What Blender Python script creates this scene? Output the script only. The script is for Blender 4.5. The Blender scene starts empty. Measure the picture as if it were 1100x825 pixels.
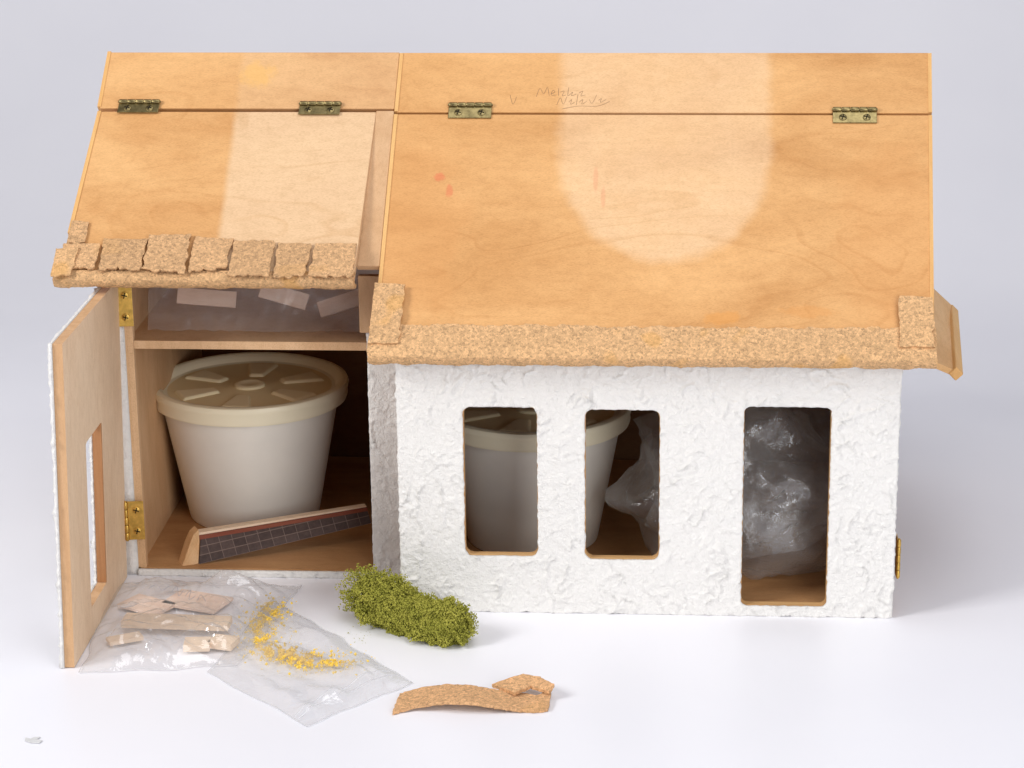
import bpy, bmesh, math, random
from mathutils import Vector, Matrix, noise
random.seed(7)
S=0.01
V=Vector
C=bpy.context.scene.collection
# ---------------------------------------------------------------- camera (cm)
F=2600.0; a=math.radians(4.0); th=math.radians(17.2); rho=math.radians(0.65)
hh=V((-math.sin(a),math.cos(a),0)); r0=V((math.cos(a),math.sin(a),0)); zz=V((0,0,1))
fw=hh*math.cos(th)-zz*math.sin(th); u0=hh*math.sin(th)+zz*math.cos(th)
r1=r0*math.cos(rho)-u0*math.sin(rho); u1=u0*math.cos(rho)+r0*math.sin(rho)
def ray(px,py): return fw+r1*((px-550)/F)+u1*((412.5-py)/F)
CAM=-ray(433,655)*144.0
def at(px,py,x=None,y=None,z=None):
    d=ray(px,py)
    if x is not None: t=(x-CAM.x)/d.x
    elif y is not None: t=(y-CAM.y)/d.y
    else: t=(z-CAM.z)/d.z
    return CAM+d*t
def onpl(px,py,o,n):
    d=ray(px,py); t=(o-CAM).dot(n)/d.dot(n); return CAM+d*t
cd=bpy.data.cameras.new('camera'); cam=bpy.data.objects.new('camera',cd); C.objects.link(cam)
M=Matrix.Identity(4)
for i in range(3):
    M[i][0]=r1[i]; M[i][1]=u1[i]; M[i][2]=-fw[i]; M[i][3]=CAM[i]*S
cam.matrix_world=M
cd.sensor_width=36; cd.lens=36*F/1100; cd.clip_start=0.05; cd.clip_end=50
bpy.context.scene.camera=cam
# ---------------------------------------------------------------- materials
def lin(c):
    o=[]
    for k in c:
        k/=255.0
        o.append(k/12.92 if k<=0.04045 else ((k+0.055)/1.055)**2.4)
    return tuple(o)+(1.0,)
class NT:
    def __init__(s,name):
        s.mat=bpy.data.materials.new(name); s.mat.use_nodes=True
        s.t=s.mat.node_tree; s.n=s.t.nodes; s.l=s.t.links
        s.b=s.n['Principled BSDF']; s.out=s.n['Material Output']
        tc=s.n.new('ShaderNodeTexCoord'); mp=s.n.new('ShaderNodeMapping'); mp.inputs['Scale'].default_value=(100,100,100)
        s.l.new(tc.outputs['Object'],mp.inputs[0]); s.co=mp.outputs[0]
        s._x=None
    def put(s,v,i):
        if isinstance(v,bpy.types.NodeSocket): s.l.new(v,i)
        else: i.default_value=v
    def m(s,op,x,y=0.0,clamp=False):
        n=s.n.new('ShaderNodeMath'); n.operation=op; n.use_clamp=clamp
        s.put(x,n.inputs[0]); s.put(y,n.inputs[1]); return n.outputs[0]
    def xyz(s):
        if not s._x:
            n=s.n.new('ShaderNodeSeparateXYZ'); s.l.new(s.co,n.inputs[0]); s._x=n.outputs
        return s._x
    def scale(s,v,add=(0,0,0)):
        n=s.n.new('ShaderNodeVectorMath'); n.operation='MULTIPLY_ADD'; s.l.new(s.co,n.inputs[0]); n.inputs[1].default_value=v; n.inputs[2].default_value=add; return n.outputs[0]
    def noise(s,sc,det=3,rough=.5,vec=None,dist=0):
        n=s.n.new('ShaderNodeTexNoise'); n.inputs['Scale'].default_value=sc; n.inputs['Detail'].default_value=det
        n.inputs['Roughness'].default_value=rough; n.inputs['Distortion'].default_value=dist
        s.l.new(vec if vec else s.co,n.inputs['Vector']); return n.outputs['Fac']
    def vor(s,sc,vec=None,out='Distance'):
        n=s.n.new('ShaderNodeTexVoronoi'); n.inputs['Scale'].default_value=sc
        s.l.new(vec if vec else s.co,n.inputs['Vector']); return n.outputs[out]
    def ramp(s,f,stops):
        n=s.n.new('ShaderNodeValToRGB'); e=n.color_ramp.elements
        while len(e)<len(stops): e.new(.5)
        for q,(p,c) in zip(e,stops):
            q.position=p; q.color=c
        s.put(f,n.inputs[0]); return n.outputs[0]
    def mix(s,f,x,y,mode='MIX'):
        n=s.n.new('ShaderNodeMix'); n.data_type='RGBA'; n.blend_type=mode
        s.put(f,n.inputs[0]); s.put(x,n.inputs[6]); s.put(y,n.inputs[7]); return n.outputs[2]
    def bump(s,h,st,dist=0.001,prev=None):
        n=s.n.new('ShaderNodeBump'); n.inputs['Strength'].default_value=st; n.inputs['Distance'].default_value=dist
        s.put(h,n.inputs['Height'])
        if prev: s.l.new(prev,n.inputs['Normal'])
        return n.outputs[0]
    def fin(s,col=None,rough=.6,spec=.3,nor=None):
        if col is not None: s.put(col,s.b.inputs['Base Color'])
        s.put(rough,s.b.inputs['Roughness']); s.b.inputs['Specular IOR Level'].default_value=spec
        if nor: s.l.new(nor,s.b.inputs['Normal'])
        return s.mat
def smooth(s,v,lo,hi):
    n=s.n.new('ShaderNodeMapRange'); n.interpolation_type='SMOOTHSTEP'
    s.put(v,n.inputs[0]); n.inputs[1].default_value=lo; n.inputs[2].default_value=hi; return n.outputs[0]
def wood(name,dark,light,axis=(.12,.7,.7),pale=None,stains=(),seed=0,rough=.55,lines=.35,palec=(228,196,158)):
    s=NT(name)
    sd=(seed,seed*1.7,seed*.6)
    vec=s.scale(axis,sd)
    big=s.noise(.55,4,.6,vec,.6)
    col=s.ramp(big,[(.28,lin(dark)),(.68,lin(light))])
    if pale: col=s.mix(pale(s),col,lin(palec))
    # contour figure of rotary cut veneer, thin crisp lines of varying strength
    ring=s.m('FRACT',s.m('MULTIPLY',s.noise(.42,2.6,.45,vec,.4),10.0))
    rl=s.ramp(ring,[(0,(1,1,1,1)),(.78,(1.0,1.0,1.0,1)),(.93,(.88,.82,.74,1)),(.97,(.91,.86,.80,1)),(1,(1,1,1,1))])
    lf=s.m('MULTIPLY',smooth(s,s.noise(.7,2,.5,vec),.38,.66),lines)
    col=s.mix(lf,col,s.mix(1.0,col,rl,'MULTIPLY'))
    fib=s.noise(6.0,4,.72,s.scale((axis[0]*7,axis[1]*16,axis[2]*16),sd))
    col=s.mix(.8,col,s.mix(1.0,col,s.ramp(fib,[(.34,(.76,.70,.62,1)),(.50,(1.0,1.0,1.0,1)),(.8,(1.08,1.08,1.06,1))]),'MULTIPLY'))
    fl=s.noise(2.6,5,.75,s.scale((axis[0]*3,axis[1]*2.5,axis[2]*2.5),sd))
    col=s.mix(.5,col,s.mix(1.0,col,s.ramp(fl,[(.34,(.87,.83,.77,1)),(.56,(1.04,1.04,1.04,1))]),'MULTIPLY'))
    for fn,c in stains:
        col=s.mix(fn(s),col,lin(c))
    return s.fin(col,rough,.3,s.bump(fib,.15,.0004))
def plain(name,c,rough=.5,spec=.4,metal=0,nz=0,sc=2):
    s=NT(name); col=lin(c)
    if nz:
        f=s.noise(sc,4,.6); d=tuple(k*(1-nz) for k in col[:3])+(1,)
        col=s.ramp(f,[(.35,d),(.65,col)])
    s.b.inputs['Metallic'].default_value=metal
    return s.fin(col,rough,spec)
def cork(name,base=(205,163,118),yellow=.3):
    s=NT(name)
    v=s.vor(7.5,None,'Color'); sp=s.n.new('ShaderNodeSeparateColor'); s.l.new(v,sp.inputs[0])
    v2=s.vor(15,None,'Color'); sp2=s.n.new('ShaderNodeSeparateColor'); s.l.new(v2,sp2.inputs[0])
    b=base
    def k(q): return lin(tuple(min(255,x*q) for x in b))
    mixv=s.m('ADD',s.m('MULTIPLY',sp.outputs[0],.6),s.m('MULTIPLY',sp2.outputs[0],.4))
    col=s.ramp(mixv,[(.1,k(.82)),(.35,k(.95)),(.6,k(1.01)),(.9,k(1.12))])
    n2=s.noise(7.5,4,.75)
    col=s.mix(s.m('MULTIPLY',s.ramp(n2,[(.61,(0,0,0,1)),(.66,(1,1,1,1))]),.75),col,k(.56))
    oi=s.n.new('ShaderNodeObjectInfo'); rr=s.m('ADD',s.m('MULTIPLY',oi.outputs['Random'],.14),.91)
    cc=s.n.new('ShaderNodeCombineColor')
    for q in range(3): s.l.new(rr,cc.inputs[q])
    col=s.mix(1.0,col,cc.outputs[0],'MULTIPLY')
    yl=s.noise(.45,1,.5)
    col=s.mix(s.m('MULTIPLY',s.ramp(yl,[(.63,(0,0,0,1)),(.7,(1,1,1,1))]),yellow),col,lin((226,166,76)))
    return s.fin(col,.85,.15,s.bump(n2,.8,.0008,s.bump(s.vor(7.5),.5,.0006)))
def stuccomat():
    s=NT('white stucco')
    n1=s.noise(3.2,5,.68,None,.8); n2=s.noise(9,4,.7)
    col=s.ramp(n1,[(.3,lin((242,240,236))),(.6,lin((247,245,241)))])
    return s.fin(col,.9,.1,s.bump(n2,.8,.0009,s.bump(n1,.7,.0016)))
def plastic(name,base,edge,tint=(240,242,246),rough=.18,wr=0,trl=.5,wd=.002,gloss=.35,gb=.07):
    s=NT(name)
    s.b.inputs['Base Color'].default_value=lin(tint); s.b.inputs['Roughness'].default_value=rough+.1
    s.b.inputs['Specular IOR Level'].default_value=.6
    tr=s.n.new('ShaderNodeBsdfTransparent'); tr.inputs[0].default_value=(.995,.995,.995,1)
    tl=s.n.new('ShaderNodeBsdfTranslucent'); tl.inputs[0].default_value=lin(tint)
    gl=s.n.new('ShaderNodeBsdfGlossy'); gl.inputs['Roughness'].default_value=rough
    lw=s.n.new('ShaderNodeLayerWeight'); lw.inputs[0].default_value=.3
    if wr:
        nb=s.bump(s.noise(wr,4,.6,None,1.2),.8,wd); s.l.new(nb,s.b.inputs['Normal']); s.l.new(nb,lw.inputs[1]); s.l.new(nb,gl.inputs['Normal'])
    body=s.n.new('ShaderNodeMixShader'); body.inputs[0].default_value=trl; s.l.new(s.b.outputs[0],body.inputs[1]); s.l.new(tl.outputs[0],body.inputs[2])
    f=s.m('ADD',s.m('MULTIPLY',lw.outputs['Facing'],edge),base,True)
    mx=s.n.new('ShaderNodeMixShader'); s.l.new(f,mx.inputs[0]); s.l.new(tr.outputs[0],mx.inputs[1]); s.l.new(body.outputs[0],mx.inputs[2])
    fc=s.m('POWER',lw.outputs['Facing'],3.0)
    m2=s.n.new('ShaderNodeMixShader'); s.l.new(s.m('ADD',s.m('MULTIPLY',fc,gloss),gb,True),m2.inputs[0]); s.l.new(mx.outputs[0],m2.inputs[1]); s.l.new(gl.outputs[0],m2.inputs[2])
    s.l.new(m2.outputs[0],s.out.inputs[0]); return s.mat
# ---------------------------------------------------------------- mesh builder
class MB:
    def __init__(s): s.v=[]; s.f=[]; s.mi=[]
    def add(s,vs,fs,mi=0):
        b=len(s.v); s.v+= [V(p) for p in vs]
        for f in fs: s.f.append([b+i for i in f]); s.mi.append(mi)
        return s
    def hexa(s,p,mi=0):
        return s.add(p,[(3,2,1,0),(4,5,6,7),(0,1,5,4),(1,2,6,5),(2,3,7,6),(3,0,4,7)],mi)
    def box(s,c,e1,e2,e3,mi=0):
        c=V(c); e1=V(e1); e2=V(e2); e3=V(e3)
        return s.hexa([c-e1-e2-e3,c+e1-e2-e3,c+e1+e2-e3,c-e1+e2-e3,c-e1-e2+e3,c+e1-e2+e3,c+e1+e2+e3,c-e1+e2+e3],mi)
    def bx(s,x0,x1,y0,y1,z0,z1,mi=0):
        return s.box(((x0+x1)/2,(y0+y1)/2,(z0+z1)/2),((x1-x0)/2,0,0),(0,(y1-y0)/2,0),(0,0,(z1-z0)/2),mi)
    def quad(s,tl,tr,br,bl,t,mi=0):
        n=((tr-tl).cross(bl-tl)).normalized()
        if n.z<0: n=-n
        lo=[p-n*t for p in (bl,br,tr,tl)]; return s.hexa(lo+[bl,br,tr,tl],mi)
    def prism(s,pts,d,mi=0):
        n=len(pts); d=V(d); vs=[V(p) for p in pts]+[V(p)+d for p in pts]
        return s.add(vs,[tuple(range(n))[::-1],tuple(range(n,2*n))]+[(i,(i+1)%n,n+(i+1)%n,n+i) for i in range(n)],mi)
    def lathe(s,prof,o=(0,0,0),ax=None,seg=64,mi=0,caps=(True,True)):
        o=V(o)
        if ax is None: e1,e2,e3=V((1,0,0)),V((0,1,0)),V((0,0,1))
        else:
            e3=V(ax).normalized(); e1=e3.orthogonal().normalized(); e2=e3.cross(e1)
        vs=[];fs=[]
        for (r,z) in prof:
            for k in range(seg):
                t=2*math.pi*k/seg; vs.append(o+e1*(r*math.cos(t))+e2*(r*math.sin(t))+e3*z)
        for i in range(len(prof)-1):
            for k in range(seg):
                k2=(k+1)%seg; fs.append((i*seg+k,i*seg+k2,(i+1)*seg+k2,(i+1)*seg+k))
        if caps[0]: fs.append(tuple(range(seg))[::-1])
        if caps[1]: fs.append(tuple(range((len(prof)-1)*seg,len(prof)*seg)))
        return s.add(vs,fs,mi)
    def tube(s,pts,r,seg=5,mi=0,closed=False):
        pts=[V(p) for p in pts]; vs=[];fs=[];n=len(pts)
        for i,p in enumerate(pts):
            d=(pts[min(i+1,n-1)]-pts[max(i-1,0)]).normalized()
            if d.length<.5: d=V((1,0,0))
            e1=d.cross(V((0,0,1)))
            e1=e1.normalized() if e1.length>.01 else d.orthogonal().normalized()
            e2=d.cross(e1)
            for k in range(seg):
                t=2*math.pi*k/seg; vs.append(p+e1*r*math.cos(t)+e2*r*math.sin(t))
        for i in range(n-1):
            for k in range(seg): fs.append((i*seg+k,i*seg+(k+1)%seg,(i+1)*seg+(k+1)%seg,(i+1)*seg+k))
        return s.add(vs,fs,mi)
    def build(s,name,mats,parent=None,org=(0,0,0),smooth=False,bevel=0,norm=True):
        me=bpy.data.meshes.new(name); org=V(org)
        me.from_pydata([tuple((p-org)*S) for p in s.v],[],s.f)
        if not isinstance(mats,(list,tuple)): mats=[mats]
        for m_ in mats: me.materials.append(m_)
        me.polygons.foreach_set('material_index',s.mi)
        if norm:
            bm=bmesh.new(); bm.from_mesh(me); bmesh.ops.recalc_face_normals(bm,faces=bm.faces); bm.to_mesh(me); bm.free()
        me.polygons.foreach_set('use_smooth',[bool(smooth)]*len(me.polygons))
        if smooth and smooth!='all':
            me.set_sharp_from_angle(angle=math.radians(40))
        o=bpy.data.objects.new(name,me); C.objects.link(o)
        if parent is not None: o.parent=parent
        else: o.location=org*S
        if bevel:
            b=o.modifiers.new('bevel','BEVEL'); b.width=bevel*S; b.segments=2; b.limit_method='ANGLE'
        return o
def thing(name,label,cat,loc=(0,0,0),group=None):
    o=bpy.data.objects.new(name,None); C.objects.link(o); o.location=V(loc)*S; o.empty_display_size=.02
    o['label']=label; o['category']=cat
    if group: o['group']=group
    return o
def tag(o,label,cat,group=None,kind=None):
    o['label']=label; o['category']=cat
    if group: o['group']=group
    if kind: o['kind']=kind
    return o
def fr(x,y,z=0.0): return noise.noise(V((x,y,z)))
def lerp(p,q,t): return p+(q-p)*t
# ---------------------------------------------------------------- setting
g=NT('white studio sweep'); nn=g.noise(.06,3,.5)
gm=g.fin(g.ramp(nn,[(.3,lin((237,237,243))),(.7,lin((241,241,246)))]),.38,.35)
prof=[(-150,0),(60,0)]
R=60
for k in range(1,17):
    t=k/16*math.radians(82); prof.append((60+R*math.sin(t),R-R*math.cos(t)))
yl,zl=prof[-1]; prof.append((yl+25,zl+170))
vs=[];fs=[]
for (y,z) in prof: vs+=[(-220,y,z),(240,y,z)]
for i in range(len(prof)-1): fs.append((2*i,2*i+1,2*i+3,2*i+2))
o=MB().add(vs,fs).build('ground',gm,smooth='all'); o['kind']='structure'
# ---------------------------------------------------------------- roof planes
Y_R=13.7; Y_E=-1.5
RL=at(432,54,y=Y_R); RR=at(998,59,y=Y_R); EL=at(402,377,y=Y_E); ER=at(1001,383,y=Y_E)
zr=(RL.z+RR.z)/2; ze=(EL.z+ER.z)/2
RL.z=RR.z=zr; EL.z=ER.z=ze
nM=((RR-RL).cross(EL-RL)).normalized()
if nM.z<0: nM=-nM
slope=(zr-ze)/(Y_R-Y_E)
yh=(onpl(424,120,RL,nM).y+onpl(1000,124,RL,nM).y)/2
def hp(yv,side):
    t=(Y_R-yv)/(Y_R-Y_E); return lerp(RL,EL,t) if side==0 else lerp(RR,ER,t)
ux0=onpl(597,180,RL,nM).x; ux1=onpl(832,180,RL,nM).x; ub=onpl(715,284,RL,nM).y; uc=onpl(715,165,RL,nM).y
cxu=(ux0+ux1)/2; rxu=(ux1-ux0)/2; ryu=uc-ub
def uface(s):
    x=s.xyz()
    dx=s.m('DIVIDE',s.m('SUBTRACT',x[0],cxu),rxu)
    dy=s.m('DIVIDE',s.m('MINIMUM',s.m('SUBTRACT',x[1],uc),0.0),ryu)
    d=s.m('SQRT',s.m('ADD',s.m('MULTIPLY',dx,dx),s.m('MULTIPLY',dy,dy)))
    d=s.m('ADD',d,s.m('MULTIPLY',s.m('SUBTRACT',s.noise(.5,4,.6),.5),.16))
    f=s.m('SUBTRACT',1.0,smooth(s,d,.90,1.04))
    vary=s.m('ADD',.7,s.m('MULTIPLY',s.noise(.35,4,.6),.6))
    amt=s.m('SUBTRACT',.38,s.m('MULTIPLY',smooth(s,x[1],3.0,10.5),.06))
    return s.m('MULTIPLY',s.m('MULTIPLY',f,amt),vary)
def blob(px,py,rx,ry,amt,pln,nz=.9,ns=1.5):
    p=onpl(px,py,*pln)
    def f(s):
        x=s.xyz()
        dx=s.m('DIVIDE',s.m('SUBTRACT',x[0],p.x),rx); dy=s.m('DIVIDE',s.m('SUBTRACT',x[1],p.y),ry)
        d=s.m('SQRT',s.m('ADD',s.m('MULTIPLY',dx,dx),s.m('MULTIPLY',dy,dy)))
        d=s.m('ADD',d,s.m('MULTIPLY',s.m('SUBTRACT',s.noise(ns,3,.7),.5),nz*2))
        return s.m('MULTIPLY',s.m('SUBTRACT',1.0,smooth(s,d,.6,1.2)),amt)
    return f
PM=(RL,nM)
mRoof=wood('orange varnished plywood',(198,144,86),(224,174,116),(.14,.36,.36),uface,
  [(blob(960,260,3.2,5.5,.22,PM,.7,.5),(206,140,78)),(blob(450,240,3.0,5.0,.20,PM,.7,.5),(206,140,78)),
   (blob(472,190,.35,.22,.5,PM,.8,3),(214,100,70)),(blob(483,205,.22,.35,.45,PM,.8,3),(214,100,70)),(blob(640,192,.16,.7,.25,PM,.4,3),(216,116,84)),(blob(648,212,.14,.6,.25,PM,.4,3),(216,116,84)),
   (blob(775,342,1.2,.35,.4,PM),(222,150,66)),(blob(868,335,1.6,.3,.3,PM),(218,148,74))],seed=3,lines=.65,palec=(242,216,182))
aL=at(118,55,y=Y_R); aR=at(427,57,y=Y_R); az=(aL.z+aR.z)/2; aL.z=aR.z=az
nA=nM.copy()
ahL=onpl(107,115,aL,nA); ahR=onpl(424,120,aL,nA); yh2=(ahL.y+ahR.y)/2
def aon(x,yv): return V((x,yv,az-slope*(Y_R-yv)))
fTL=aon(onpl(108,116,aL,nA).x,yh2-.12); fTR=aon(onpl(404,121,aL,nA).x,yh2-.12)
fBL=at(64,296,y=1.0); fBR=at(380,298,y=1.0); zb=(fBL.z+fBR.z)/2; fBL.z=fBR.z=zb
nF=((fTR-fTL).cross(fBL-fTL)).normalized()
if nF.z<0: nF=-nF
xs1=onpl(243,190,fTL,nF).x
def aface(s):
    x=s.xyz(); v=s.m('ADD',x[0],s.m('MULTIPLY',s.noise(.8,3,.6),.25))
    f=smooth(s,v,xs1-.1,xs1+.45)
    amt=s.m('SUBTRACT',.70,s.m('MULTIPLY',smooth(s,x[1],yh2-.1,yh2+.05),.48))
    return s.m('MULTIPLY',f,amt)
PA=(aL,nA); PF=(fTL,nF)
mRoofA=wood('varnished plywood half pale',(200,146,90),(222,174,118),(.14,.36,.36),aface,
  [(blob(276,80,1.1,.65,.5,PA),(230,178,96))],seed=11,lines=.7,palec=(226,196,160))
mPly=wood('bare plywood',(205,164,122),(226,190,150),(.4,.4,.12),seed=5)
mSide=wood('pale roof side ply',(196,154,112),(214,176,136),(.5,.3,.3),seed=15)
mFloor=wood('plywood floor',(176,128,84),(196,152,106),(.12,.6,.6),seed=8)
mPlyEdge=wood('plywood edge',(196,146,92),(224,182,128),(.1,3,3),seed=2)
mPale=wood('pale timber',(238,210,180),(248,226,200),(.2,1.2,1.2),seed=9,lines=.1)
mTrim=wood('yellowed edge',(214,162,98),(230,186,124),(2,.15,.15),seed=4,lines=.1)
mPorch=wood('pale porch ply',(216,168,110),(232,190,138),(.6,.15,.6),seed=14,lines=.5)
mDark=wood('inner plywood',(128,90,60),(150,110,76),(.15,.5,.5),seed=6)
mCork=cork('cork granules',(212,170,124)); mCork2=cork('cork tiles',(208,166,122),.1); mCork3=cork('loose cork',(218,172,126),.1)
mSt=stuccomat()
mBrass=plain('brass',(226,186,98),.42,.5,1,.3,3); mBrassA=plain('aged brass',(158,142,98),.38,.5,1,.45,3)
mSlot=plain('screw slot',(40,34,24),.7,.1)
# ---------------------------------------------------------------- model house
H=thing('model_house','large wooden model house with hinged plywood roofs and rough white stucco front','model house')
def frontperf(u0,u1,v0,v1,holes,h,fn,edge=None):
    nu=max(2,round((u1-u0)/h)); nv=max(2,round((v1-v0)/h)); hu=(u1-u0)/nu; hv=(v1-v0)/nv
    def sd(u,v):
        best=1e9
        for (cx,cz,hw,hg,r) in holes:
            qx=abs(u-cx)-hw+r; qz=abs(v-cz)-hg+r
            d=math.hypot(max(qx,0),max(qz,0))+min(max(qx,qz),0)-r
            best=min(best,d)
        return best
    keep={}
    for i in range(nu):
        for j in range(nv):
            keep[i,j]=sd(u0+(i+.5)*hu,v0+(j+.5)*hv)>0
    idx={};P=[]
    for i in range(nu+1):
        for j in range(nv+1):
            cells=[keep.get((i+p,j+q)) for p in (-1,0) for q in (-1,0)]
            if True not in cells: continue
            u=u0+i*hu; v=v0+j*hv
            if False in cells:
                for _ in range(2):
                    d=sd(u,v); e=.01; gx=(sd(u+e,v)-sd(u-e,v))/(2*e); gz=(sd(u,v+e)-sd(u,v-e))/(2*e)
                    L=math.hypot(gx,gz) or 1; u-=d*gx/L; v-=d*gz/L
                if edge:
                    w=edge*.5*fr(u*3,v*3,11); u+=w; v+=w*.6
            elif edge and (i in(0,nu) or j in (0,nv)):
                w=edge*fr(u*1.3,v*1.3,7)+edge*.6*fr(u*4,v*4,3)
                if i==0: u-=abs(w)
                if i==nu: u+=abs(w)
                if j==0: v+=w
            idx[i,j]=len(P); P.append((u,v))
    n=len(P); vs=[V(fn(u,v,0)) for u,v in P]+[V(fn(u,v,1)) for u,v in P]; fs=[]; sf=[]
    for (i,j),k in keep.items():
        if not k: continue
        q=(idx[i,j],idx[i+1,j],idx[i+1,j+1],idx[i,j+1]); fs.append(q); fs.append(tuple(n+x for x in q[::-1]))
        for (di,dj,p1,p2) in ((0,-1,(i,j),(i+1,j)),(0,1,(i+1,j+1),(i,j+1)),(-1,0,(i,j+1),(i,j)),(1,0,(i+1,j),(i+1,j+1))):
            if not keep.get((i+di,j+dj),False): sf.append((idx[p1],n+idx[p1],n+idx[p2],idx[p2]))
    m_=MB(); m_.add(vs,fs); m_.f+= [list(q) for q in sf]; m_.mi+=[1]*len(sf); return m_
def stdisp(u,v,s=0):
    wu=u+.5*fr(u*.9,v*.9,s+31)+.12*fr(u*3,v*3,s+33); wv=v+.5*fr(u*.9,v*.9,s+47)+.12*fr(u*3,v*3,s+49)
    w=.04*fr(u*.6,v*.6,s)
    r1_=max(0,1-13*abs(fr(wu*.9,wv*.6,s+5)))*max(0,fr(u*.6,v*.6,s+9)+.25)*2
    r2_=max(0,1-10*abs(fr(wu*1.1,wv*1.5,s+15)))*max(0,fr(u*.8,v*.8,s+19)+.2)*1.7
    pl=fr(wu*1.5,wv*1.5,s+25); pl=max(0,min(1,(pl-.08)*12))
    w+=.09*r1_+.08*r2_+.035*pl*max(0,.6+fr(u*.5,v*.5,s+3))
    w+=.015*fr(u*2.6,v*2.6,s+2)+.028*fr(u*6,v*6,s+1)
    return w
def holepx(x0,x1,y0,y1,r=.45):
    p=at((x0+x1)/2,y0,y=0); q=at((x0+x1)/2,y1,y=0); l=at(x0,(y0+y1)/2,y=0); rr=at(x1,(y0+y1)/2,y=0)
    return ((l.x+rr.x)/2,(p.z+q.z)/2,(rr.x-l.x)/2,(p.z-q.z)/2,r)
holes=[holepx(499,577,437,596),holepx(629,708,440,600),holepx(798,890,437,650,.35)]
W=at(957,663,y=0).x
wt=ze+slope*1.0
frontperf(.02,W-.02,.1,wt,holes,.25,lambda u,v,l:(u,0.02+(.5 if l else 0),v)).build('front_wall',[mPlyEdge,mPlyEdge],H)
frontperf(-.05,W+.05,0,wt-.05,[(a_,b,c+.03,d+.03,r) for a_,b,c,d,r in holes],.075,lambda u,v,l:(u,0.0 if l else -.14-stdisp(u,v),v),.12).build('front_stucco',[mSt,mSt],H,smooth='all')
D=27.0
Xo=at(119,330,y=5).x; Xi=at(141,330,y=5).x
Xm=Xo+(Xi-Xo)*.6; Xw=Xi-.36
MB().bx(.02,W-.02,.55,D-.6,.05,.5).build('floor',mFloor,H)
MB().bx(Xw-.2,-.05,5.0,D-.6,.05,.5).build('floor',mFloor,H)
def gable(x0,x1,yf,name,mat):
    und=lambda y:(zr-.95-slope*abs(Y_R-y))
    pts=[(x0,yf,0),(x0,D,0),(x0,D,und(D)),(x0,Y_R,und(Y_R)),(x0,yf,und(yf))]
    MB().prism(pts,(x1-x0,0,0)).build(name,mat,H)
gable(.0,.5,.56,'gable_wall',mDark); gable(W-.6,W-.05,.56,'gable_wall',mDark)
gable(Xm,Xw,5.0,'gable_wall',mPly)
MB().bx(Xw-.02,Xi,4.98,5.5,.45,18.8).build('door_post',mPly,H,bevel=.03)
frontperf(4.95,D,0,16,[],.3,lambda u,v,l:(Xm-.02 if l else Xo+.05-stdisp(u,v,3),u,v),.08).build('side_stucco',[mSt,mSt],H,smooth='all')
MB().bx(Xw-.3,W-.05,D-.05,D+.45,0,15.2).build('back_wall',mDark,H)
Xs=at(398,500,y=4.7).x
frontperf(Xs,-.1,0,15.8,[],.1,lambda u,v,l:(u,5.0 if l else 4.75-stdisp(u,v,20),v),.08).build('annex_stucco',[mSt,mSt],H,smooth='all')
MB().bx(Xs+.05,-.02,5.02,5.5,0.52,19.0).build('annex_wall',mPlyEdge,H)
frontperf(Xm,Xs+.0,0,.42,[],.1,lambda u,v,l:(u,4.98 if l else 4.8-stdisp(u,v*2,30),v),.1).build('sill_stucco',[mSt,mSt],H,smooth='all')
MB().bx(Xw+.01,-.05,5.52,D-.6,14.55,15.05).bx(Xi+.01,Xs+.03,5.1,5.52,14.55,15.05).build('attic_shelf',mPly,H)
MB().bx(Xs-.35,-1.0,4.2,4.7,15.9,19.4).build('trim_board',mSide,H,bevel=.05)
def rp(name,tl,tr,br,bl,t,mat,par=H,bev=.05): return MB().quad(tl,tr,br,bl,t).build(name,mat,par,bevel=bev)
rp('roof_ridge_board',hp(Y_R,0),hp(Y_R,1),hp(yh+.05,1),hp(yh+.05,0),.5,mRoof)
mainflap=rp('roof_flap',hp(yh-.05,0),hp(yh-.05,1),ER,EL,.5,mRoof)
bk=lambda p:V((p.x,2*Y_R-p.y,p.z))
rp('roof_back_board',hp(Y_R-.03,0)+V((0,.06,0)),hp(Y_R-.03,1)+V((0,.06,0)),bk(ER),bk(EL),.5,mRoof)
for sd_ in (0,1):
    dx=.2 if sd_==0 else -.2; p0=hp(Y_R-.05,sd_)+nM*.05; p1=hp(yh+.08,sd_)+nM*.05; p2=hp(yh-.08,sd_)+nM*.05; p3=hp(Y_E+.3,sd_)+nM*.05
    o_=V((-dx*.7,0,0)); i_=V((dx*.4,0,0))
    MB().quad(p0+o_,p0+i_,p1+i_,p1+o_,.6).quad(p2+o_,p2+i_,p3+i_,p3+o_,.6).build('roof_edge_strip',mTrim,mainflap)
rp('roof_ridge_board',aL,V((hp(Y_R,0).x-.16,Y_R,az)),aon(hp(yh2+.05,0).x-.16,yh2+.05),aon(ahL.x,yh2+.05),.5,mRoofA)
rp('roof_back_board',aL+V((0,.06,-.03)),V((RL.x-.2,Y_R+.06,az-.03)),V((RL.x-.6,2*Y_R-1,az-slope*(Y_R-1))),V((ahL.x-.5,2*Y_R-1,az-slope*(Y_R-1))),.5,mRoofA)
rp('roof_side_board',aon(fTR.x+.0,yh2-.05),aon(hp(yh2,0).x-.16,yh2-.05),aon(hp(2.6,0).x-.16,2.6),aon(Xs-.2,2.6),.45,mSide)
aflap=rp('roof_flap',fTL,fTR,fBR,fBL,.5,mRoofA)
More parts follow.
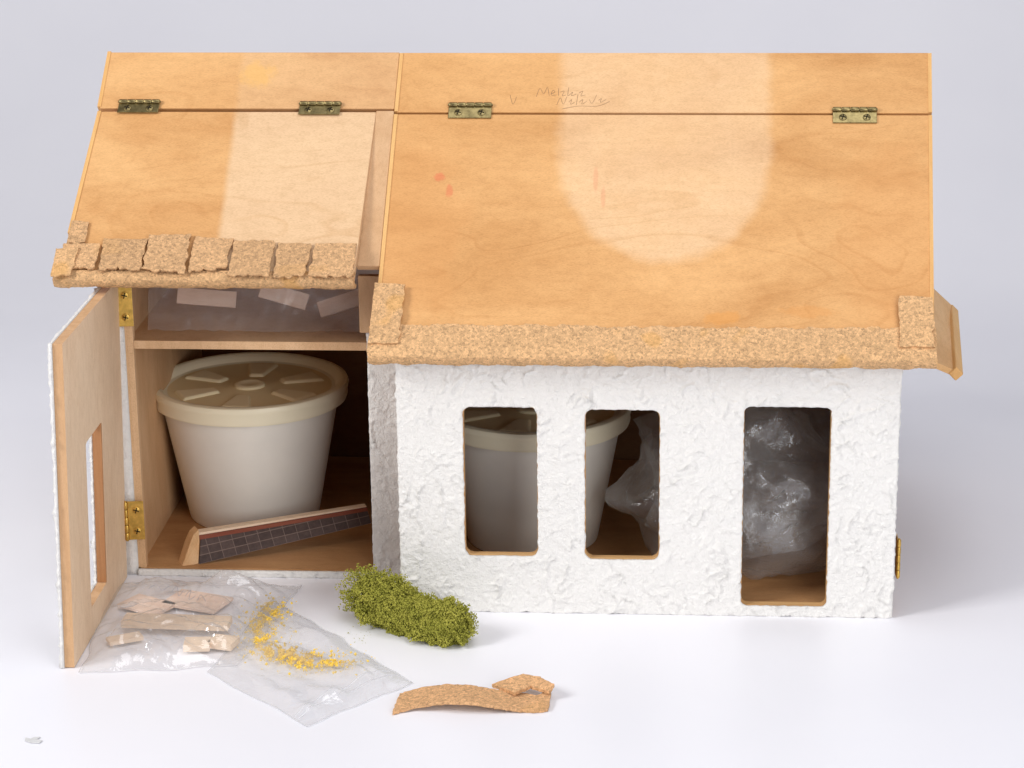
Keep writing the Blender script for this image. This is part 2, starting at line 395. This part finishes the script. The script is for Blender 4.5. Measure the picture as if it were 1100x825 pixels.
MB().quad(aL+V((-.14,0,.05)),aL+V((.08,0,.05)),aon(ahL.x+.08,yh2+.1)+V((0,0,.05)),aon(ahL.x-.14,yh2+.1)+V((0,0,.05)),.6).quad(fTL+nF*.05+V((-.14,0,0)),fTL+nF*.05+V((.08,0,0)),lerp(fTL,fBL,.75)+nF*.05+V((.08,0,0)),lerp(fTL,fBL,.75)+nF*.05+V((-.14,0,0)),.6).build('roof_edge_strip',mTrim,aflap)
def edging(A,B,down,n,w,mat,par,seed,name='cork_edging',k=1.0):
    L=(B-A).length; N=int(L/.12); e1=(B-A).normalized()
    outer=[(-w,.16),(-w*.6,.20),(-.3,.25),(.12,.26),(.42,.12),(.55,-.2),(.5,-.6),(.3,-.95),(-.05,-1.1)]
    inner=[(-.05,-.85),(.12,-.75),(.25,-.5),(.25,-.2),(.15,.0),(.0,.03),(-.3,.03),(-w*.6,.03),(-w,.03)]
    pr=outer+inner; m_=MB(); vs=[]
    for i in range(N+1):
        t=i/N; base=lerp(A,B,t); s_=i*.12
        for q,(d,h_) in enumerate(pr):
            d2=d;h2=h_
            if q in (0,len(pr)-1): d2+= .16*fr(s_*1.2,seed)+.12*fr(s_*6,seed+4)
            if q<len(outer):
                w_=.06*fr(s_*1.5,d*2,seed)+.03*fr(s_*6,d*7,seed); h2+=w_; d2+=w_ if q>3 else 0
            if 6<=q<=10: h2+=.18*fr(s_*1.1,seed+3,1)+.09*fr(s_*5,seed)
            vs.append(base+down*(d2*k)+n*(h2*k)+e1*((.1*fr(d*3,h_*3,seed)) if i in(0,N) else 0))
    m=len(pr); fs=[]
    for i in range(N):
        for q in range(m): fs.append((i*m+q,i*m+(q+1)%m,(i+1)*m+(q+1)%m,(i+1)*m+q))
    for q in range(len(outer)-1):
        for b in (0,N*m): fs.append((b+q,b+q+1,b+m-2-q,b+m-1-q))
    m_.add(vs,fs); return m_.build(name,mat,par,smooth=True)
dn=(EL-RL).normalized()
edging(EL+V((-.35,0,0)),ER+V((.3,0,0)),dn,nM,1.7,mCork,mainflap,1.3)
dF=(fBL-fTL).normalized()
edging(fBL+V((-.3,0,0)),fBR+V((.05,0,0)),dF,nF,.3,mCork,aflap,8.1,k=.85)
def tile(pxs,pln,h0,h1,mat,par,name='cork_tile',seed=0,jit=.06,lift=0.0):
    o,n=pln; P=[onpl(x,y,o,n) for x,y in pxs]; out=[]
    for i in range(len(P)):
        p,q=P[i],P[(i+1)%len(P)]; k=max(2,int((q-p).length/.13))
        for j in range(k):
            t=j/k; b=lerp(p,q,t); jj=jit*(2.8 if i==2 else 1.1)
            b=b+V((jj*fr(b.x*2.5,b.y*2.5,seed)*1.3+jj*.7*fr(b.x*7,b.y*7,seed),jj*fr(b.x*2.5,b.y*2.5,seed+9)*1.3+jj*.7*fr(b.x*7,b.y*7,seed+5),0)); b=b-n*((b-o).dot(n)); out.append(b)
    ym=max(b.y for b in out); yn=min(b.y for b in out)
    m_=MB(); nn_=len(out)
    lo=[b+n*(h0+lift*(ym-b.y)/(ym-yn)) for b in out]; hi=[b+n*(h1+lift*(ym-b.y)/(ym-yn)+.03*fr(b.x*3,b.y*3,seed)) for b in out]
    c0=sum(lo,V())/nn_; c1=sum(hi,V())/nn_
    m_.add(lo+hi+[c0,c1],[(i,(i+1)%nn_,nn_+(i+1)%nn_,nn_+i) for i in range(nn_)]+[(nn_+i,nn_+(i+1)%nn_,2*nn_+1) for i in range(nn_)]+[((i+1)%nn_,i,2*nn_) for i in range(nn_)])
    return m_.build(name,mat,par)
tile([(403,307),(436,309),(431,352),(428,372),(396,372),(400,345)],PM,.22,.38,mCork,mainflap,seed=2)
tile([(965,321),(1001,323),(1004,352),(1004,376),(966,376)],PM,.22,.38,mCork,mainflap,seed=3)
tl=[((112,258),(159,258),(152,294),(107,296)),((162,255),(207,254),(199,298),(155,294)),((210,256),(251,259),(243,293),(203,297)),
    ((253,261),(296,261),(290,303),(246,301)),((299,263),(336,263),(328,300),(294,304)),((339,264),(384,264),(379,303),(332,302))]
for i,q in enumerate(tl): tile(q,PF,.05+.09*(i%2),.16+.09*(i%2),mCork2,aflap,seed=10+i,lift=.34,jit=.09)
tile([(78,238),(96,240),(92,262),(72,264)],PF,.05,.16,mCork2,aflap,seed=31)
tile([(70,264),(108,264),(103,292),(62,292)],PF,.1,.22,mCork2,aflap,seed=32,lift=.2)
tile([(62,272),(86,270),(78,300),(56,302)],PF,.3,.42,mCork,aflap,seed=33,lift=.1)
def hinge(o,e1,e2,n,w,hg,par,mat,br=.15):
    lf=MB().box(o+e2*(hg/2+.08)+n*.05,e1*(w/2),e2*(hg/2),n*.035).build('hinge',mat,par,bevel=.02)
    m_=MB(); k=5
    for i in range(k):
        s0=-w/2+w*i/k+.02; m_.lathe([(br*.9,s0),(br,s0+.03),(br,s0+w/k-.07),(br*.9,s0+w/k-.04)],o+n*.12,e1,14)
    m_.lathe([(br*.5,-w/2-.05),(br*.5,w/2+.05)],o+n*.12,e1,10)
    m_.build('hinge_pin',mat,lf,smooth=True)
    for sx in (-.27,.27):
        c=o+e1*(sx*w)+e2*(hg*.55+.08)+n*.085
        q=MB().lathe([(.24,0),(.22,.04),(.13,.07),(.001,.08)],c,n,20)
        q.box(c+n*.085,e1*.17+e2*.05,(e2*.17-e1*.05)*.18,n*.008,1); q.box(c+n*.086,e2*.17-e1*.05,(e1*.17+e2*.05)*.18,n*.008,1)
        q.build('hinge_screw',[mat,mSlot],lf,smooth=True)
    return lf
ex=V((1,0,0))
for (px,py) in ((505.5,114),(918,119)):
    hinge(onpl(px,py,*PM)+nM*.02,ex,dn,nM,2.6,.85,H,mBrassA)
for (px,py) in ((150.5,111),(344.5,113)):
    hinge(onpl(px,py,*PA)+nA*.04,ex,dF,nF,2.5,.72,H,mBrassA)
for (px,py) in ((119,329),(132,559)):
    o=at(px+4,py,y=4.5); hinge(o,V((0,0,1)),V((1,.12,0)).normalized(),V((.12,-1,0)).normalized(),2.5,1.0,H,mBrass)
o=at(961,600,y=.3); hinge(o+V((.1,-.0,0)),V((0,0,1)),V((0,1,0)),V((1,0,0)),2.4,.9,H,mBrass,.12)
pq=[at(998,305,y=16),at(1028,333,y=16),at(1033,401,y=3),at(1000,387,y=3)]
MB().quad(pq[0],pq[1],pq[2],pq[3],.4).build('porch_roof',mPorch,H,bevel=.05)
e_=(pq[1]-pq[0]).normalized(); up=V((0,0,1))
MB().quad(pq[1]-e_*.45+up*.1,pq[1]+e_*.15+up*.06,pq[2]+e_*.15+up*.06+V((0,-.1,0)),pq[2]-e_*.45+up*.1+V((0,-.1,0)),.62).build('porch_edging',mTrim,H,bevel=.08)
def scrib(fn,strokes,r,mat,name,par,org=(0,0,0)):
    m_=MB()
    for st in strokes:
        pts=[]
        for i in range(len(st)-1):
            p0=st[max(i-1,0)];p1_=st[i];p2_=st[i+1];p3=st[min(i+2,len(st)-1)]
            for k in range(5):
                t=k/5; q=[.5*((2*p1_[c])+(-p0[c]+p2_[c])*t+(2*p0[c]-5*p1_[c]+4*p2_[c]-p3[c])*t*t+(-p0[c]+3*p1_[c]-3*p2_[c]+p3[c])*t**3) for c in (0,1)]
                pts.append(fn(*q))
        pts.append(fn(*st[-1])); m_.tube(pts,r,4)
    return m_.build(name,mat,par,org)
mPen=plain('pencil grey',(150,120,94),.8,.1)
wr=[[(576,104),(580,95),(584,101),(588,94),(590,103)],[(592,101),(596,99),(594,97),(592,102),(598,102)],[(600,95),(600,103)],[(602,99),(606,98),(604,103),(608,102)],[(611,94),(610,103),(615,99),(614,103),(619,101)],[(622,100),(626,98),(624,103),(629,102)],
    [(598,113),(602,105),(605,112),(609,104)],[(611,110),(614,107),(613,112),(617,110)],[(621,101),(619,113)],[(622,110),(626,107),(625,112),(630,109)],[(633,107),(636,111),(641,102)],[(643,108),(646,106),(645,110),(651,107)],[(604,117),(622,114),(642,114),(655,109)],[(548,102),(551,112),(555,104)]]
scrib(lambda x,y:onpl(x,y,*PM)+nM*.006,wr,.012,mPen,'pencil_writing',H)
# open door
nearb=at(80,718,z=0)
Dn=V((nearb.x,nearb.y,0)); Dh=V((Xo+.1,4.5,0)); dd=(Dh-Dn); Ld=dd.length; de=dd.normalized(); dnn=V((de.y,-de.x,0))
if dnn.x<0: dnn=-dnn
zt=(at(66,360,y=Dn.y).z+at(115,308,y=4.6).z)/2
LX=.03
lean=V((LX,0,1))
def du(px,py):
    nl=dnn-V((0,0,dnn.dot(lean)/1.0)); p=onpl(px,py,Dn,nl.normalized()); return (p-Dn-V((LX*p.z,0,0))).dot(de),p.z
ua,ub_=du(95,560)[0],du(112,540)[0]
zt1=du(106,457)[1]; zb1=du(106,640)[1]
dh=[((ua+ub_)/2,(zt1+zb1)/2,abs(ub_-ua)/2,(zt1-zb1)/2,.08)]
dW=wood('pale birch door',(226,196,164),(240,214,184),(.4,.4,.14),seed=23,lines=.3)
dE=wood('door ply edge',(198,154,112),(218,178,136),(3,3,.1),seed=26)
dB=wood('brown jamb',(150,100,62),(174,124,82),(3,3,.1),seed=28)
DP=lambda u,v,off:Dn+de*u+dnn*off+lean*v
door=frontperf(.02,Ld,0.05,zt,dh,.3,lambda u,v,l:DP(u,v,0 if l==0 else -.55)).build('door',[dW,dE],H)
# brown jamb strip on the hinge side of the door's window
uj=ub_ if ub_>ua else ua
MB().hexa([DP(uj-.14,zb1+.05,-.54),DP(uj-.01,zb1+.05,-.54),DP(uj-.01,zb1+.05,-.01),DP(uj-.14,zb1+.05,-.01),DP(uj-.14,zt1-.05,-.54),DP(uj-.01,zt1-.05,-.54),DP(uj-.01,zt1-.05,-.01),DP(uj-.14,zt1-.05,-.01)]).build('window_jamb',dB,door)
frontperf(-.08,Ld+.0,0,zt+.03,[(q[0],q[1],q[2]-.03,q[3]-.03,q[4]) for q in dh],.12,lambda u,v,l:DP(u,v,-.57 if l else -.74-1.6*stdisp(u,v,40)),.22).build('door_stucco',[mSt,mSt],door,smooth='all')
# ---------------------------------------------------------------- tubs
mTub=plain('off white tub plastic',(246,243,234),.45,.4,0,.03,.5)
mLid=plain('cream lid plastic',(248,240,212),.4,.4)
mRib=plain('cream lid ribs',(252,240,204),.6,.15)
s=NT('translucent lid panel'); s.b.inputs['Base Color'].default_value=lin((242,226,184)); mLidP=s.fin(None,.65,.1)
def tub(cx,cy,label,rot=0,k=1.0):
    T=thing('lidded_tub',label,'tub',(cx,cy,.51),'white lidded tubs in the model house'); T.scale=(k,k,k)
    MB().lathe([(3.9,.25),(4.0,0),(4.13,.02),(4.18,.2),(5.72,8.3),(5.6,8.3)],seg=96).build('tub_body',mTub,T,smooth=True)
    m_=MB().lathe([(5.86,7.62),(6.12,7.66),(6.21,7.9),(6.18,8.28),(6.25,8.4),(6.28,8.6),(6.2,8.8),(6.0,8.88),(5.75,8.84),(5.55,8.64),(5.42,8.42),(5.2,8.36)],seg=96,caps=(False,False))
    lid=m_.build('lid',mLid,T,smooth=True)
    MB().lathe([(5.25,8.2),(5.25,8.36),(1.5,8.36),(1.3,8.42),(.0005,8.42)],seg=72,caps=(True,False)).build('lid_panel',mLidP,lid,smooth=True)
    MB().lathe([(1.0,8.36),(.95,8.56),(.8,8.62),(.6,8.62),(.5,8.58),(.001,8.58)],seg=32,caps=(True,False)).build('lid_hub',mRib,lid,smooth=True)
    for q in range(6):
        t=2*math.pi*q/6+.5+rot; e=V((math.cos(t),math.sin(t),0)); f_=V((-math.sin(t),math.cos(t),0)); z0=V((0,0,8.2)); z1=V((0,0,8.53))
        r_=[e*2.0-f_*.5,e*4.8-f_*1.1,e*4.8+f_*1.1,e*2.0+f_*.5]; cc=e*3.4
        o=MB().hexa([p+z0 for p in r_]+[cc+(p-cc)*.86+z1 for p in r_]).build('lid_rib',mRib,lid,bevel=.14)
        o.modifiers['bevel'].segments=4
    return T
p=at(269,424,y=15.4); tub(p.x,15.3,'white lidded tub in the open left room behind the fallen board',0,1.02)
p=at(571,450,y=11.4); tub(p.x,11.4,'white lidded tub inside the main room behind the two front windows',.9)
# crumpled bag in the main room
mBag=plastic('clear crumpled plastic',.11,.26,(246,243,240),.14,wr=1.3,gloss=.5,gb=.08,trl=.35,wd=.0016)
pc=at(804,530,y=8.0)
def crumple(rx,ry,rz,sub,amp,seed,zf,cuts=1):
    bm=bmesh.new(); bmesh.ops.create_icosphere(bm,subdivisions=sub,radius=1)
    rnd=random.Random(seed)
    for v in bm.verts:
        d=v.co.normalized(); e=V((rnd.uniform(-1,1),rnd.uniform(-1,1),rnd.uniform(-1,1)))*amp*.6
        k=1+rnd.uniform(-amp,amp)+.16*noise.noise(d*1.7+V((seed,0,0)))-.30*abs(noise.noise(d*2.6+V((0,seed,0))))
        k*=1.12
        v.co=V(((d.x*k+e.x)*rx,(d.y*k+e.y)*ry,(d.z*k+e.z)*rz))
    bmesh.ops.subdivide_edges(bm,edges=bm.edges[:],cuts=cuts,use_grid_fill=True)
    bmesh.ops.smooth_vert(bm,verts=bm.verts[:],factor=.5,use_axis_x=True,use_axis_y=True,use_axis_z=True)
    for v in bm.verts:
        q=V(v.co); v.co+=V((noise.noise(q*1.3),noise.noise(q*1.3+V((9,0,0))),noise.noise(q*1.3+V((0,9,0)))))*.35
        v.co.z=max(v.co.z,zf+.1*noise.noise(q)); v.co.y=max(-6.6,v.co.y)
    bm.verts.index_update(); vs=[V(v.co) for v in bm.verts]; fs=[[v.index for v in f.verts] for f in bm.faces]
    bm.free(); return vs,fs
m_=MB()
v_,f_=crumple(7.2,5.9,6.2,3,.13,5,-4.6,3); m_.add(v_,f_)
v_,f_=crumple(5.8,4.6,4.8,3,.17,9,-4.4,3); m_.add(v_,f_)
o=m_.build('plastic_bag',mBag,None,(0,0,0),norm=False,smooth='all'); o.location=V((pc.x,8.2,5.3))*S
tag(o,'crumpled clear plastic bag stuffed inside the main room behind the doorway','plastic bag')
# fallen board
bs=NT('dark tile print'); br=bs.n.new('ShaderNodeTexBrick')
rotn=bs.n.new('ShaderNodeMapping'); rotn.inputs['Rotation'].default_value=(math.radians(90),0,0); bs.l.new(bs.co,rotn.inputs[0]); bs.l.new(rotn.outputs[0],br.inputs['Vector'])
br.offset=0; br.inputs['Scale'].default_value=.62; br.inputs['Color1'].default_value=lin((74,62,60)); br.inputs['Color2'].default_value=lin((94,80,76)); br.inputs['Mortar'].default_value=lin((146,126,116)); br.inputs['Mortar Size'].default_value=.012
bn=bs.noise(3,4,.7)
mTile=bs.fin(bs.mix(.32,br.outputs[0],bs.ramp(bn,[(.35,lin((62,48,46))),(.7,lin((112,92,86)))])),.6,.3)
A=at(214,606,z=.52); B=at(399,562,z=1.8)
BO=thing('broken_board','dark tiled board with a splintered pale end lying in the open left room','board',tuple(A))
rt=(B-A); Lb=rt.length; ang=math.atan2(rt.y,rt.x); til=math.asin(rt.z/Lb)
BO.rotation_euler=(0,-til,ang)
mRed=wood('reddish board',(134,68,50),(158,92,70),(.1,2,2),seed=3)
mBl=wood('end block wood',(216,170,120),(234,194,148),(2,2,.3),seed=33)
K=.84
def kz(L_): return [V((q[0],q[1]*.9,q[2]*K)) for q in L_]
MB().hexa(kz([(0,0,0),(Lb,0,0),(Lb,.12,0),(0,.12,0),(.5,1.2,1.35),(Lb,.6,.75),(Lb,.75,.75),(.5,1.35,1.35)])).build('tile_face',mTile,BO)
MB().hexa(kz([(.45,1.22,1.2),(Lb+.02,.62,.62),(Lb+.02,1.1,.62),(.45,1.75,1.2),(.45,1.25,1.64),(Lb+.02,.65,1.0),(Lb+.02,1.15,1.0),(.45,1.8,1.64)])).build('top_batten',mRed,BO,bevel=.03)
MB().hexa(kz([(.35,1.34,1.66),(Lb,.74,1.02),(Lb,1.25,1.02),(.35,2.1,1.66),(.3,1.38,1.86),(Lb,.78,1.14),(Lb,1.3,1.14),(.3,2.1,1.86)])).build('top_batten',mPale,BO,bevel=.03)
MB().prism(kz([(-1.1,.05,0),(-.02,.1,0),(.42,1.1,1.4),(.5,1.2,2.15),(.1,1.0,1.95),(-.3,.8,1.35)]),(-.1,.9,0)).build('splintered_end',mBl,BO,bevel=.05)
# ---------------------------------------------------------------- attic contents
mMilk=plastic('thin attic plastic',.20,.18,(238,234,236),.25,wr=.7,trl=.3,gb=.04,gloss=.3,wd=.0015)
mMilk2=plastic('zip bag plastic',.09,.32,(249,249,250),.10,wr=.4,trl=.25,gloss=.6,gb=.10,wd=.0015)
mMilk3=plastic('milky zip bag plastic',.10,.32,(248,248,249),.10,wr=.5,trl=.25,gloss=.6,gb=.10,wd=.0018)
mSeam=plastic('bag seam',.35,.2,(246,247,249),.1,trl=.2)
def slat(c,L,w,t,ang,tilt,label,name='wood_strip',group=None,mat=mPale,roll=0):
    o=MB().bx(-L/2,L/2,-w/2,w/2,-t/2,t/2).build(name,mat,None,(0,0,0),bevel=.03)
    o.location=V(c)*S; o.rotation_euler=(roll,tilt,ang); return tag(o,label,'wood strip',group)
mPink=wood('pinkish timber',(240,208,188),(248,226,210),(.2,1.2,1.2),seed=19,lines=.1)
for i,(px,py,L,an,wd,tl_) in enumerate(((222,318,3.6,.1,'leftmost',.1),(305,316,3.0,-.1,'middle',.25),(366,324,2.8,.1,'rightmost',-.3))):
    c=at(px,py,y=8.6); slat((c.x,8.6,c.z-.1),L,1.0,.22,an,tl_,'thin pale wood strip on the attic shelf under the raised flap, '+wd+' of three',group='wood strips on the attic shelf',roll=1.1,mat=mPink)
m_=MB(); vs=[];fs=[];nu=90;nv=24
x0=Xi+.4; x1=Xs-.2
for i in range(nu+1):
    for j in range(nv+1):
        u=i/nu;v=j/nv; x=lerp(x0,x1,u)
        y=7.1+1.3*v+.35*fr(x*.4,v*1.5,1)+.25*abs(fr(x*1.0,v*2.5,2)); z=15.1+3.2*v*(.9+.2*fr(x*.3,0,5))+.15*abs(fr(x*1.0,v*3,8))
        vs.append((x,y,max(z,15.1)))
for i in range(nu):
    for j in range(nv):
        b=i*(nv+1)+j; fs.append((b,b+1,b+nv+2,b+nv+1))
o=MB().add(vs,fs).build('plastic_bag',mMilk,None,((x0+x1)/2,8,15.1),smooth='all'); tag(o,'thin clear plastic bag spread on the attic shelf under the raised left roof flap','plastic bag')
# ---------------------------------------------------------------- flat bags on the ground
def crease(x,y,s): return abs(fr(x,y,s))
def bag(cs,hfun,mat,name,label,nu=130,nv=90,zip_u=None):
    P=[at(x,y,z=0) for x,y in cs]; org=sum(P,V())/4
    def pt(u,v):
        p=lerp(lerp(P[0],P[1],u),lerp(P[3],P[2],u),v)
        p=p+V((.22*fr(p.x*.45,p.y*.45,4),.3*fr(p.x*.45,p.y*.45,9),0))
        return V((p.x,p.y,.05+hfun(u,v,p)))
    vs=[];fs=[]
    for i in range(nu+1):
        for j in range(nv+1): vs.append(pt(i/nu,j/nv))
    for i in range(nu):
        for j in range(nv):
            b=i*(nv+1)+j; fs.append((b,b+nv+1,b+nv+2,b+1))
    o=MB().add(vs,fs).build(name,mat,None,org,smooth='all',norm=False); tag(o,label,'plastic bag')
    m_=MB(); K_=60
    ring=[pt(k/K_,0) for k in range(K_)]+[pt(1,k/K_) for k in range(K_)]+[pt(1-k/K_,1) for k in range(K_)]+[pt(0,1-k/K_) for k in range(K_+1)]
    m_.tube([q+V((0,0,.01)) for q in ring],.028,6)
    for zu in (zip_u or []): m_.tube([pt(zu,k/K_)+V((0,0,.02)) for k in range(K_+1)],.03,6)
    m_.build('bag_seam',mSeam,o,org,smooth='all')
    return o,P
def hf1(u,v,p):
    e=min(1,5*min(u,1-u))*min(1,5*min(v,1-v)); e=e**.7
    return e*(1.25+.5*fr(p.x*.4,p.y*.4,2)+.9*crease(p.x*.45+.3*p.y,p.y*.5,3)-.3+.3*crease(p.x*.9,p.y*.8-p.x*.5,13))+.05*crease(p.x*1.2,p.y*1.4,6)+.02
def hf2(u,v,p):
    e=min(1,8*min(u,1-u))*min(1,8*min(v,1-v))
    return e*(.22+.3*fr(p.x*.35,p.y*.35,12)**2*3+.35*crease(p.x*.5,p.y*.6+p.x*.4,16))+.04*crease(p.x*1.2,p.y*1.2,18)
b1,P1=bag([(86,724),(256,716),(325,630),(122,628)],hf1,mMilk2,'zip_bag','clear zip bag of pale wood pieces lying below the open stucco door')
b2,P2=bag([(222,724),(331,781),(443,734),(292,645)],hf2,mMilk3,'zip_bag','flat clear zip bag holding yellow crumbs, in front of the left room',zip_u=(.86,.90))
sc=[[(160,632),(168,628),(174,634),(182,629)],[(184,636),(190,630),(192,640),(197,634)],[(199,640),(205,634),(203,644),(210,640)],[(212,645),(216,639),(221,646)]]
o=scrib(lambda x,y:at(x,y,z=1.6),sc,.016,plain('pen grey',(160,158,166),.6),'pen_writing',b1,tuple(b1.location/S))
G='wood pieces in the clear zip bag'
def gs(px,py,z,L,w,t,ang,tilt,lab,mat=mPale):
    c=at(px,py,z=z); slat((c.x,c.y,z),L,w,t,ang,tilt,lab,group=G,mat=mat)
gs(190,668,.62,6.3,1.3,.45,-.04,.0,'long pale wood slat lying across the middle of the clear zip bag')
gs(212,692,.38,1.5,1.3,.4,.1,0,'small square wood block in the zip bag, left one before the long slat')
gs(240,690,.38,1.5,1.3,.4,-.25,0,'small square wood block in the zip bag, right one before the long slat')
gs(134,686,.3,2.0,.9,.25,.5,0,'thin tapering wood offcut at the left end of the clear zip bag')
gs(212,646,.3,3.6,2.4,.2,-.35,0,'broad pinkish wood piece at the back of the clear zip bag',mPink)
gs(158,650,.3,3.0,2.0,.2,-.5,0,'pale wood chip at the back left corner of the clear zip bag',mPink)
mCr=plain('yellow crumbs',(250,214,96),.8,.2,0,.12,3)
def ico(c,r,m_,mi=0,lo=.3,hi=.7):
    R_=Matrix.Rotation(random.random()*6,3,V((random.random(),random.random(),.3+random.random())))
    sx=r*random.uniform(lo,hi); sy=r*random.uniform(lo,hi); sz=r*random.uniform(lo,hi)
    vv=[(1.6,0,0),(-1.6,0,0),(0,1.6,0),(0,-1.6,0),(0,0,1.6),(0,0,-1.6)]
    ff=[(0,2,4),(2,1,4),(1,3,4),(3,0,4),(2,0,5),(1,2,5),(3,1,5),(0,3,5)]
    m_.add([c+R_@V((x*sx,y*sy,z*sz)) for x,y,z in vv],ff,mi)
m_=MB()
path=[(292,648),(279,668),(278,688),(290,700),(320,708),(350,710),(378,712)]
for k in range(6500):
    i=random.choice([0,0,1,1,2,3,3,3,4,4,4,5]); t=random.random(); w_=random.choice([.6,1,1.7])
    px=path[i][0]+(path[i+1][0]-path[i][0])*t+random.gauss(0,(8 if i<3 else 9)*w_); py=path[i][1]+(path[i+1][1]-path[i][1])*t+random.gauss(0,3.8*w_)
    if i<2: px+=random.uniform(-4,10)
    if fr(px*.11,py*.2,4)<-.05+random.uniform(-.14,.14): continue
    c=at(px,py,z=.3); c.z=.24+random.random()*.15; ico(c,random.uniform(.02,.06) if random.random()<.88 else .11,m_)
o=m_.build('yellow_crumbs',mCr,None,at(310,705,z=0),norm=False); tag(o,'scatter of bright yellow crumbs inside the flat clear zip bag','crumbs',kind='stuff')
# ---------------------------------------------------------------- moss
s=NT('moss green'); n1=s.noise(1.3,3,.6); n2=s.noise(9,2,.6)
cm=s.mix(.5,s.ramp(n1,[(.3,lin((132,134,46))),(.7,lin((182,176,80)))]),s.ramp(n2,[(.35,lin((122,126,42))),(.65,lin((198,192,98)))]))
mMoss=s.fin(cm,.95,.1)
m_=MB(); A=at(396,664,z=0); B=at(490,690,z=0)
def pos(t):
    q=lerp(A,B,t); return q+V((0,-.45*math.sin(t*3.14),0))
for k in range(60000):
    t=random.random()**.9; c=pos(t); Rr=1.66*(1-.24*t)*(1-.24*math.exp(-((t-.5)/.14)**2))
    d=V((random.gauss(0,1),random.gauss(0,1),random.gauss(0,1))).normalized()
    n_=abs(noise.noise(V((c.x*1.2,c.y*1.2,3))+d*2.2))
    lum=1.10+.40*noise.noise(V((c.x*.9,c.y,0))+d*1.6)-.75*n_+.25*noise.noise(V((c.x*1.5,c.y*1.5,3))+d*5)
    rad=Rr*lum*(.92+.09*random.random())
    p=c+V((d.x*rad*.95,d.y*rad*.95,0)); p.z=Rr*.75+.1+d.z*rad*.98+.3*(1-t)**2
    if p.z<.04: p.z=random.uniform(.02,.2)
    ico(p,random.uniform(.03,.065),m_,0,.5,.8)
for k in range(30):
    c=at(random.gauss(385,8),random.gauss(684,4),z=0)+V((0,0,.03)); ico(c,random.uniform(.015,.045),m_)
o=m_.build('moss_clump',mMoss,None,pos(.5),norm=False); tag(o,'shaggy olive green moss clump on the white surface before the stucco front','moss')
# ---------------------------------------------------------------- loose cork
def sheet(top,bot,th_,mat,name,par,org,zf,seed,n=60,m=8,jit=.05):
    def pl(pts,t):
        k=t*(len(pts)-1); i=min(int(k),len(pts)-2); f=k-i; return (pts[i][0]*(1-f)+pts[i+1][0]*f,pts[i][1]*(1-f)+pts[i+1][1]*f)
    vs=[]
    for lay in (0,1):
        for i in range(n+1):
            t=i/n; a_=pl(bot,t); b_=pl(top,t)
            for j in range(m+1):
                v=j/m; z=zf(t,v); q=at(a_[0]*(1-v)+b_[0]*v,a_[1]*(1-v)+b_[1]*v,z=z)
                e=jit if (i in(0,n) or j in (0,m)) else 0
                q=q+V((e*fr(q.x*5,q.y*5,seed)*2,e*fr(q.x*5,q.y*5,seed+3)*2,(th_ if lay else 0)+.02*fr(q.x*4,q.y*4,seed)))
                vs.append(q)
    N_=(n+1)*(m+1); fs=[]
    for i in range(n):
        for j in range(m):
            b=i*(m+1)+j; fs.append((b,b+1,b+m+2,b+m+1)); fs.append((N_+b,N_+b+m+1,N_+b+m+2,N_+b+1))
        for j in (0,m):
            b=i*(m+1)+j; fs.append((b,b+m+1,N_+b+m+1,N_+b))
    for i in (0,n):
        for j in range(m):
            b=i*(m+1)+j; fs.append((b,b+1,N_+b+1,N_+b))
    return MB().add(vs,fs).build(name,mat,par,org,smooth=True)
org=at(508,760,z=0)
CK=thing('cork_strip','curved torn cork strip lying alone on the white surface in front of the house','cork strip',tuple(org))
sheet([(429,748),(455,741),(480,738),(505,739),(530,743),(555,747),(578,750),(593,741)],[(422,768),(446,761),(475,757),(503,757),(530,761),(556,765),(578,766),(589,764)],.18,mCork3,'bent_strip',CK,org,
      lambda t,v:.03+.5*math.sin(min(1,t*1.25)*math.pi)**2*(1-v*.2) if t<.8 else .03+.3*v*(t-.8)*3,2)
sheet([(548,731),(562,727),(580,730),(595,738)],[(528,738),(553,747),(570,740),(590,746)],.18,mCork3,'torn_flap',CK,org,lambda t,v:.32+.3*v+.1*t,6,24,6)
c=at(36,796,z=0)
o=MB().prism([V((c.x+x,c.y+y,.02)) for x,y in [(-.45,-.1),(-.1,-.3),(.4,-.35),(.5,.0),(.15,.1),(.3,.4),(-.05,.35),(-.2,.15),(-.5,.3)]],(0,0,.06)).build('paper_scrap',plain('scrap grey',(216,216,216),.8,.1,0,.1,4),None,c,bevel=.03)
tag(o,'tiny pale torn scrap near the front left corner of the surface','scrap')
# ---------------------------------------------------------------- lights
def area(name,loc,tgt,size,P,col):
    l=bpy.data.lights.new(name,'AREA'); l.shape='SQUARE'; l.size=size*S; l.energy=P; l.color=col
    o=bpy.data.objects.new(name,l); C.objects.link(o); o.location=V(loc)*S
    o.rotation_euler=(V(tgt)-V(loc)).to_track_quat('-Z','Y').to_euler()
area('key_softbox',(-120,-78,105),(5,0,8),55,19,(1,.985,.965))
area('fill_softbox',(85,-135,55),(5,5,10),80,11.5,(1,.995,.99))
area('top_softbox',(30,-30,145),(8,-5,0),100,9,(.98,.98,1))
w=bpy.data.worlds.new('World'); bpy.context.scene.world=w; w.use_nodes=True
w.node_tree.nodes['Background'].inputs[0].default_value=(.88,.88,1,1); w.node_tree.nodes['Background'].inputs[1].default_value=.20
sc_=bpy.context.scene; sc_.view_settings.view_transform='Standard'; sc_.view_settings.look='None'; sc_.view_settings.exposure=0
